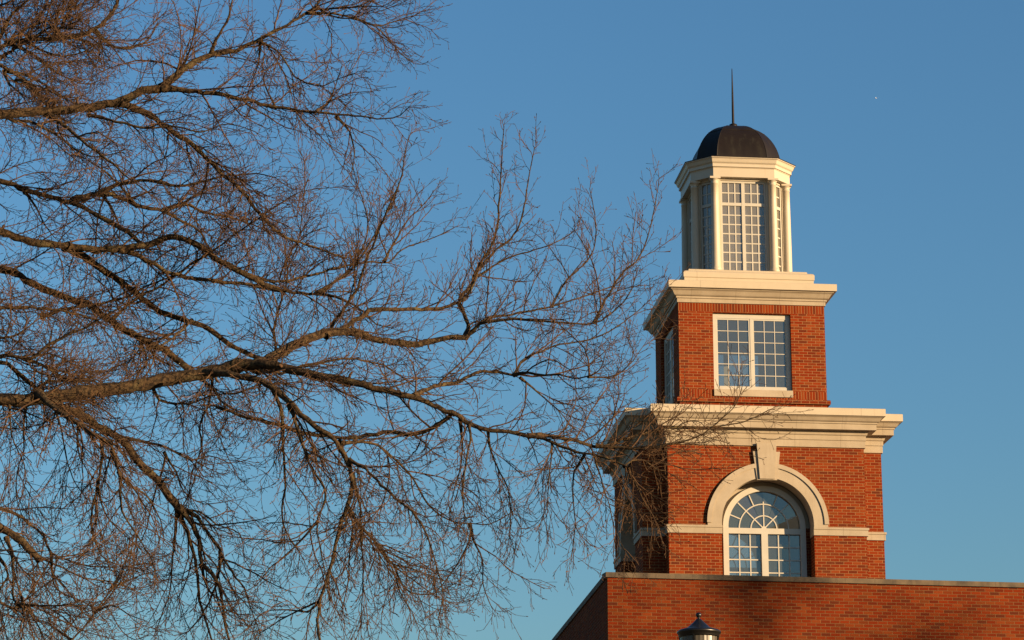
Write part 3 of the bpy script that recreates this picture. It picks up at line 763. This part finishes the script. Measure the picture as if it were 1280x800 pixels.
  (2.8, .8, -.1, .5, [(30,447),(60,460),(80,472),(100,478),(120,470)]),
  (2.6, .8, 0, .4, [(-40,425),(0,423),(20,419),(40,405),(52,396)]),
  (2.4, .9, .1, .7, [(48,487),(55,480),(65,476),(85,475),(105,473)]),
  ],
 # limbs that hang from the underside at the left
 [(6.0, 4.8, -.4, .6, [(45,498),(60,503),(75,508),(105,522),(130,537),(150,548),(165,567),(180,585),(197,602),(212,620),(222,634)]),
  (3.2, 1.0, -.7, .4, [(221,632),(228,650),(237,675),(246,710),(250,750),(257,775),(265,800),(270,830)]),
  (3.8, 1.4, -.7, -.3, [(222,634),(240,657),(250,682),(251,702),(270,725),(277,750),(282,780),(288,805),(292,830)]),
  (3.0, .8, -.6, .7, [(224,636),(247,645),(260,667),(275,687),(276,705),(272,722),(265,745),(252,770),(235,790)]),
  (1.8, .6, -.9, .3, [(221,640),(219,665),(217,687),(212,740),(205,760),(197,783)]),
  (1.8, .6, -.4, -.6, [(275,690),(290,715),(305,735),(315,765),(325,790)]),
  (1.6, .6, -.1, .5, [(225,637),(250,640),(270,655),(300,668),(305,700)]),
  (1.8, .6, -.3, .5, [(250,705),(262,740),(285,752),(310,745)]),
  (4.4, 1.6, -.4, -.8, [(48,492),(60,504),(75,515),(95,527),(117,542),(135,552),(145,575),(152,600)]),
  (2.2, .6, -.6, .4, [(128,548),(126,580),(122,607),(115,637),(115,665),(127,695),(150,707),(170,715)]),
  (2.2, .6, -.6, -.5, [(140,562),(150,600),(152,637),(172,670),(190,700),(193,720)]),
  (1.8, .6, -.6, .6, [(148,590),(162,605),(185,622),(200,650),(205,675)]),
  (1.6, .5, -.6, .3, [(122,600),(130,640),(155,668),(175,685)]),
  (1.6, .5, -.9, .2, [(33,505),(29,535),(30,560),(22,590),(20,620),(28,645)]),
  (1.4, .5, -.9, -.2, [(12,507),(15,545),(30,580),(33,600),(45,615)]),
  (1.6, .5, -.9, .4, [(98,527),(97,560),(110,590),(122,600)]),
  (1.5, .5, -.9, -.4, [(70,512),(78,545),(85,580),(95,605),(110,625)]),
  (2.2, .6, -.4, .6, [(150,548),(180,552),(210,560),(240,575),(262,570),(290,580)]),
  (2.0, .6, -.6, .4, [(265,465),(262,500),(250,530),(252,560),(240,590),(236,620)]),
  (2.2, .6, -.3, -.4, [(245,470),(262,482),(280,505),(300,515),(330,528)]),
  (1.8, .6, -.5, .5, [(190,480),(200,500),(235,505),(262,495),(300,490),(345,478)]),
  (1.6, .5, -.6, .4, [(205,565),(220,590),(230,615),(255,630),(290,625)]),
  ],
 # the low cut limb and its shoots
 [(6.0, 5.2, -.3, .0, [(-330,620),(-170,600),(-70,625),(0,660),(20,673),(36,687),(50,701)]),
  (2.4, .6, -.3, .5, [(-20,637),(0,637),(20,642),(35,654),(55,670),(63,690),(85,700),(110,707),(150,709),(180,705)]),
  (2.6, .8, -.5, -.3, [(8,672),(16,700),(18,725),(17,750),(35,765),(50,785),(60,810)]),
  (1.8, .5, -.2, .6, [(40,690),(70,706),(105,722),(150,729),(180,745)]),
  (1.7, .5, -.5, .5, [(64,692),(68,730),(85,745),(110,755),(130,775)]),
  (1.8, .6, -.6, .3, [(-5,690),(10,720),(-5,745),(5,780),(10,810)]),
  (1.6, .5, -.3, -.4, [(-30,695),(0,687),(30,691),(63,688)]),
  (2.0, .6, -.4, .4, [(-10,745),(15,760),(40,755),(70,765),(100,790)]),
  (1.8, .5, -.2, -.5, [(20,755),(50,757),(90,757),(120,765)]),
  ],
 [(3.0, .8, .3, .3, [(-200,930),(-60,880),(60,830),(90,800),(115,770),(140,735),(155,705),(166,683)]),
  (1.6, .5, .1, .5, [(90,800),(60,780),(30,770)]),
  (1.6, .5, .2, -.5, [(118,766),(140,757),(165,770),(180,775)]),
  (1.4, .5, .2, .4, [(140,735),(165,723),(200,712)]),
  ],
]
START_Y = [25.4, 25.2, 26.4, 25.2, 28.5, 27.6, 27.0, 26.0, 25.0, 24.2, 24.6]
rg = random.Random(5)
def V3(p): return Vector(p)
tv, tf = [], []
# trunk
P = [Vector((0,0,0)), Vector((.03,.05,.5)), Vector((.05,.1,2)), Vector((-.05,.05,4)), Vector((.02,-.08,6)), Vector((-.05,0,8)), Vector((.05,.1,10)), Vector((-.1,.15,12.0)), Vector((.05,.1,14.5))]
rad = [.62, .48, .42, .38, .34, .29, .22, .15, .06]
Ps, rs = smooth_path(P, rad, .3, .01, rg)
tube(tv, tf, Ps, rs, 14)
mb = MB(); mb.v, mb.f, mb.sm = tv, tf, [True]*len(tf)
trunk = mb.build('trunk', M['bark'], tree)

UP = Vector((0,0,1))
CLUSTERS = [(40, 60, 100, 90, .8), (350, 260, 90, 75, .55), (470, 650, 60, 70, .75), (60, 430, 130, 90, .75), (150, 500, 120, 50, .7), (590, 260, 400, 110, 1.1), (245, 710, 60, 110, 1.45)]
def DENS(p):
    """spacing factor: the crown is thicker in some clumps than in others"""
    w = p+TO-EYE; z = w.dot(FWD); x = 640+F_PX*w.dot(RGT)/z; y = 400-F_PX*w.dot(UPV)/z; f = 1.0
    for cx, cy, rx, ry, k in CLUSTERS:
        d = math.hypot((x-cx)/rx, (y-cy)/ry)
        if d < 1: f *= k
    return f
class Tw:
    def __init__(s): s.v = []; s.f = []
def grow(P, r, lvl, sway, tw, rg, i0=0):
    """side shoots along a path; lvl 0 = shoots on a branch, 1 = twigs, 2 = spurs"""
    spacing = (.098, .074, .054)[lvl]; smin, smax = ((.25, 1.15), (.10, .44), (.03, .12))[lvl]
    if lvl < 2: spacing *= DENS(P[len(P)//2])*(.97 if sway < -.25 else .90 if sway < .5 else 1.0)
    total = sum((P[i+1]-P[i]).length for i in range(len(P)-1)); acc = rg.random()*spacing; run = 0.0; side = rg.random()*6.28
    for i in range(i0, len(P)-1):
        seg = P[i+1]-P[i]; L = seg.length
        if L < 1e-6: continue
        t = seg/L; acc -= L; run += L
        while acc < 0:
            f = 1+acc/L; f = min(max(f, 0), 1)
            acc += spacing*rg.uniform(.5, 1.6)
            base = P[i]+seg*f; rb = r[i]+(r[i+1]-r[i])*f
            frac = run/total
            if lvl == 0 and rb > .05 and rg.random() < .35: continue
            if lvl == 0 and rb > .022 and rg.random() < .16:        # a dead stub
                q = Vector((rg.gauss(0,1), rg.gauss(0,1), rg.gauss(0,1))); q = (q-t*q.dot(t)).normalized(); k = rg.uniform(.03, .09); w = rb*rg.uniform(.22, .4)
                tube(tw.v, tw.f, [base, base+q*(rb+k*.5), base+q*(rb+k)+t*k*.3, base+q*(rb+k+.002)+t*k*.3], [w*1.3, w, w*.8, .001], 6); continue
            side += 2.4+rg.gauss(0, .5)
            a = t.cross(UP) if abs(t.z) < .95 else Vector((1,0,0))
            a.normalize(); c = t.cross(a)
            ang = R(rg.uniform(28, 62)); q = a*math.cos(side)+c*math.sin(side)
            d = t*math.cos(ang)+q*math.sin(ang)
            d.y *= .75; d += UP*sway*(.36, .30, .16)[lvl]; d.normalize()
            ln = rg.uniform(smin, smax)*(1.0 if lvl else (1.05-.78*frac) if sway < .55 else (.92-.80*frac))
            if rg.random() < .25: ln *= .5
            r0 = min(rb*.62, (.0088, .0053, .0042)[lvl]*rg.uniform(.75, 1.2)); r1 = (.0036, .0028, .0023)[lvl]
            if lvl == 0: r0 = max(r0, .0045); r0 = min(r0*(.6+.55*ln), .014)
            n = (7, 4, 2)[lvl]; p = base.copy(); pts = [p.copy()]; rr = [r0]
            bend = Vector((rg.gauss(0,1), rg.gauss(0,1)*.7, rg.gauss(0,1)))*(.14, .13, .11)[lvl]
            for k in range(n):
                d = d+bend*.6+Vector((rg.gauss(0,1), rg.gauss(0,1), rg.gauss(0,1)))*(.12, .11, .10)[lvl]+UP*sway*(.08, .065, .05)[lvl]
                d.normalize(); p = p+d*(ln/n); pts.append(p.copy()); rr.append(r0+(r1-r0)*(k+1)/n)
            tube(tw.v, tw.f, pts, rr, 3 if lvl else 4)
            if lvl == 1 and rg.random() < .35 or lvl == 2 and rg.random() < .3:      # a bud at the tip
                e = pts[-1]; tube(tw.v, tw.f, [e-d*.004, e+d*.009, e+d*.022], [.002, .0052, .001], 3)
            if lvl < 2: grow(pts, rr, lvl+1, sway, tw, rg, 1 if lvl == 0 else 0)

mpp = TRUNK_Y/F_PX*1.03
for li, limb in enumerate(LIMBS):
    placed = []     # (px, py, depth)
    limb_obj = None; tw = Tw()
    for bi, (w0, w1, sway, drift, pts) in enumerate(limb):
        if bi == 0:
            Y0 = START_Y[li]
        else:
            x, y = pts[0]
            Y0 = min(placed, key=lambda q: (q[0]-x)**2+(q[1]-y)**2)[2]
        cum = [0.0]
        for i in range(1, len(pts)): cum.append(cum[-1]+math.hypot(pts[i][0]-pts[i-1][0], pts[i][1]-pts[i-1][1]))
        ph = rg.random()*6
        world = []; radii = []
        for i, (x, y) in enumerate(pts):
            t = cum[i]/cum[-1]
            Yd = Y0+drift*(t**.8)+.12*math.sin(ph+cum[i]/70)-.12*math.sin(ph)
            if bi == 0 and x < -1 and pts[0][0] == -330:
                k = (x+330)/330.0; Yd = TRUNK_Y+(Y0-TRUNK_Y)*k
            placed.append((x, y, Yd))
            if i+1 < len(pts):      # denser depth lookup between the points
                for g in (.33, .66): placed.append((x+(pts[i+1][0]-x)*g, y+(pts[i+1][1]-y)*g, Yd))
            world.append(at(x, y, Yd)-TO)
            radii.append((w0+(w1-w0)*(t**.85))*Yd/F_PX*(.95 if w0 < 8 else 1.0))
        P, r = smooth_path(world, radii, .07, .006, rg)
        if bi:
            for q, g in ((0, 1.7), (1, 1.3), (2, 1.12)):      # the swollen collar where it leaves its limb
                if q < len(r): r[q] *= g
        mb = MB(); v, f = [], []
        tube(v, f, P, r, 10 if w0 > 4 else 7)
        mb.v, mb.f, mb.sm = v, f, [True]*len(f)
        if bi == 0: limb_obj = mb.build('limb', M['bark'], tree)
        else: mb.build('branch', M['bark'], limb_obj)
        i0 = next((i for i, p in enumerate(world) if True), 0)
        # shoots only where the crown can be seen, from just left of the frame onwards
        st = 0
        if bi == 0:
            xs = at(-110, 400, 26).x-TO.x
            while st < len(P)-2 and P[st].x < xs: st += 1
        grow(P, r, 0, sway, tw, rg, st)
        # the tip ends in a fan of finer shoots
        d = (P[-1]-P[-3]).normalized()
        for k in range(2):
            e = Vector((rg.gauss(0,1), rg.gauss(0,1), rg.gauss(0,1)))*.35
            pp = [P[-1]-d*.01]; dd = (d+e).normalized()
            for j in range(4): dd = (dd+UP*sway*.06+Vector((rg.gauss(0,1), rg.gauss(0,1), rg.gauss(0,1)))*.12).normalized(); pp.append(pp[-1]+dd*.035)
            rr = [min(r[-1]*.8, .006)*(1-.13*j) for j in range(5)]
            tube(tw.v, tw.f, pp, rr, 4); grow(pp, rr, 1, sway, tw, rg)
    mb = MB(); mb.v, mb.f, mb.sm = tw.v, tw.f, [False]*len(tw.f)
    o = mb.build('twigs', M['twig'], limb_obj); o['kind'] = 'stuff'
    print('limb', li, len(tw.v))

# ------------------------------------------------------------------ ground
def ground():
    m = NT('winter_lawn'); o = m.obj()
    col = m.mix(m.range(m.noise(.08, 6, .6, o), .35, .65), c4(.10, .085, .042), c4(.17, .135, .075))
    col = m.mix(m.range(m.noise(6, 5, .7, o), .4, .7, 0, .5), col, c4(.20, .16, .095))
    m.link(col, m.b.inputs['Base Color']); m.b.inputs['Roughness'].default_value = .95
    mb = MB(); mb.add([(-20000,-20000,0),(20000,-20000,0),(20000,20000,0),(-20000,20000,0)], [(0,1,2,3)])
    g = mb.build('ground', m.m); tag(g, kind='structure')
ground()

# ------------------------------------------------------------------ oaks across the lawn, behind the photographer: their tops dapple the low wall
def oak(x, y, h, cr, label, seed):
    rg = random.Random(seed)
    root = empty('oak_tree', (x, y, 0), label, 'tree', 'oaks across the lawn')
    v, f = [], []
    P, r = smooth_path([Vector((0,0,0)), Vector((.1,0,h*.2)), Vector((-.1,.1,h*.5)), Vector((.1,0,h*.93))], [.45, .34, .25, .04], .5, .02, rg)
    tube(v, f, P, r, 10); 
    mb = MB(); mb.v, mb.f, mb.sm = v, f, [True]*len(f); mb.build('trunk', M['bark'], root)
    v, f = [], []; lf = MB()
    for k in range(46):
        z0 = h*rg.uniform(.28, .86); a = rg.uniform(0, 2*PI); rr = cr*math.sqrt(max(.05, 1-((z0/h-.55)/.45)**2))*rg.uniform(.55, 1.05)
        p0 = Vector((0, 0, z0)); p1 = p0+Vector((rr*math.cos(a)*.55, rr*math.sin(a)*.55, rr*.22)); p2 = p0+Vector((rr*math.cos(a), rr*math.sin(a), rr*rg.uniform(.25, .7)))
        if p2.z > h: p2.z = h-rg.random()
        P, r = smooth_path([p0, p1, p2], [.12, .07, .02], .4, .03, rg); tube(v, f, P, r, 6)
        for q in range(4, len(P), 1):
            if rg.random() < .5: continue
            c = P[q]+Vector((rg.gauss(0,.5), rg.gauss(0,.5), rg.gauss(0,.4)))
            for _ in range(22):
                e = c+Vector((rg.gauss(0,.42), rg.gauss(0,.42), rg.gauss(0,.32))); d = Vector((rg.gauss(0,1), rg.gauss(0,1), rg.gauss(0,1))).normalized(); s = d.orthogonal().normalized()
                w = rg.uniform(.07, .14); lf.add([e-d*w*1.6, e+s*w, e+d*w*1.6, e-s*w], [(0,1,2,3)])
    mb = MB(); mb.v, mb.f, mb.sm = v, f, [True]*len(f); cr_ = mb.build('limbs', M['bark'], root)
    o = lf.build('leaves', M['leaf'], cr_); o['kind'] = 'stuff'
M['leaf'] = plain('dry_oak_leaf', (.12, .075, .035), .8, 0, .25, 1.5)
SUN_AZ = R(54)       # right of the wall's outward normal
SUN_EL = R(8)
sv = Vector((math.sin(SUN_AZ)*math.cos(SUN_EL), -math.cos(SUN_AZ)*math.cos(SUN_EL), math.sin(SUN_EL)))
for (wx, t, top, cr, sd_) in ((10.2, 84, 14.2, 5.0, 3), (17.6, 92, 12.2, 5.2, 4), (24.4, 88, 13.2, 4.6, 8)):
    p = Vector((wx, 53.8, top))+sv*t
    oak(p.x, p.y, p.z, cr, 'tall oak tree with dry brown leaves standing across the lawn', sd_)

# a far airliner, seen from below as a speck
def airplane():
    Y = 23000.0; p = at(1095, 122.5, Y)
    m = NT('white_aircraft_paint'); m.b.inputs['Base Color'].default_value = c4(.8, .8, .8); m.b.inputs['Roughness'].default_value = .4
    root = empty('airplane', p, 'tiny white airplane speck high in the clear sky right of the spire', 'airplane')
    root.rotation_euler = (R(4), 0, R(-36))
    mb = MB(); prof = [(.1,-17),(1.2,-15.5),(1.9,-12),(2.0,0),(1.9,9),(1.1,14),(.3,18)]
    seg = 12; vs = [(r*math.cos(2*PI*k/seg), z, r*math.sin(2*PI*k/seg)) for r, z in prof for k in range(seg)]
    mb.add(vs, [(i*seg+k, i*seg+(k+1) % seg, (i+1)*seg+(k+1) % seg, (i+1)*seg+k) for i in range(len(prof)-1) for k in range(seg)], True); mb.build('fuselage', m.m, root)
    for sg in (-1, 1):
        mb = MB(); mb.hexa([(sg*1.5,-5,-.6),(sg*17,5,.6),(sg*17,6.6,.6),(sg*1.5,2.5,-.6),(sg*1.5,-5,-.2),(sg*17,5,.75),(sg*17,6.6,.75),(sg*1.5,2.5,-.1)]); mb.build('wing', m.m, root)
        mb = MB(); mb.hexa([(sg*.5,12.5,.6),(sg*6,16.5,.9),(sg*6,17.6,.9),(sg*.5,16.2,.6),(sg*.5,12.5,.9),(sg*6,16.5,1.05),(sg*6,17.6,1.05),(sg*.5,16.2,.95)]); mb.build('tailplane', m.m, root)
    mb = MB(); mb.hexa([(-.15,11,1.2),(.15,11,1.2),(.15,16.5,.9),(-.15,16.5,.9),(-.1,15.8,6.5),(.1,15.8,6.5),(.1,18,6.5),(-.1,18,6.5)]); mb.build('fin', m.m, root)
airplane()

# ------------------------------------------------------------------ daylight
SUN_AZ = R(54)       # right of the wall's outward normal
SUN_EL = R(8)
sv = Vector((math.sin(SUN_AZ)*math.cos(SUN_EL), -math.cos(SUN_AZ)*math.cos(SUN_EL), math.sin(SUN_EL)))
sd = bpy.data.lights.new('sun', 'SUN'); so = bpy.data.objects.new('sun', sd); COL.objects.link(so)
so.location = (20, -20, 30); so.rotation_euler = sv.to_track_quat('Z', 'Y').to_euler()
sd.energy = 5.0; sd.angle = R(.5); sd.color = (1.0, .715, .41)
world = bpy.data.worlds.new('World'); scene.world = world; world.use_nodes = True
wt = world.node_tree; sky = wt.nodes.new('ShaderNodeTexSky'); sky.sky_type = 'NISHITA'; sky.sun_disc = False
sky.sun_elevation = SUN_EL
sky.sun_rotation = math.atan2(sv.x, sv.y)
sky.air_density = 1.44; sky.dust_density = .5; sky.ozone_density = 5.2; sky.altitude = 100
bg = wt.nodes['Background']; bg.inputs['Strength'].default_value = .086
wt.links.new(sky.outputs[0], bg.inputs[0])

scene.view_settings.view_transform = 'Standard'; scene.view_settings.look = 'None'
scene.view_settings.exposure = 1.3; scene.view_settings.gamma = 1.0
scene.render.engine = 'CYCLES'
scene.cycles.max_bounces = 6; scene.cycles.transparent_max_bounces = 12
scene.cycles.use_denoising = True
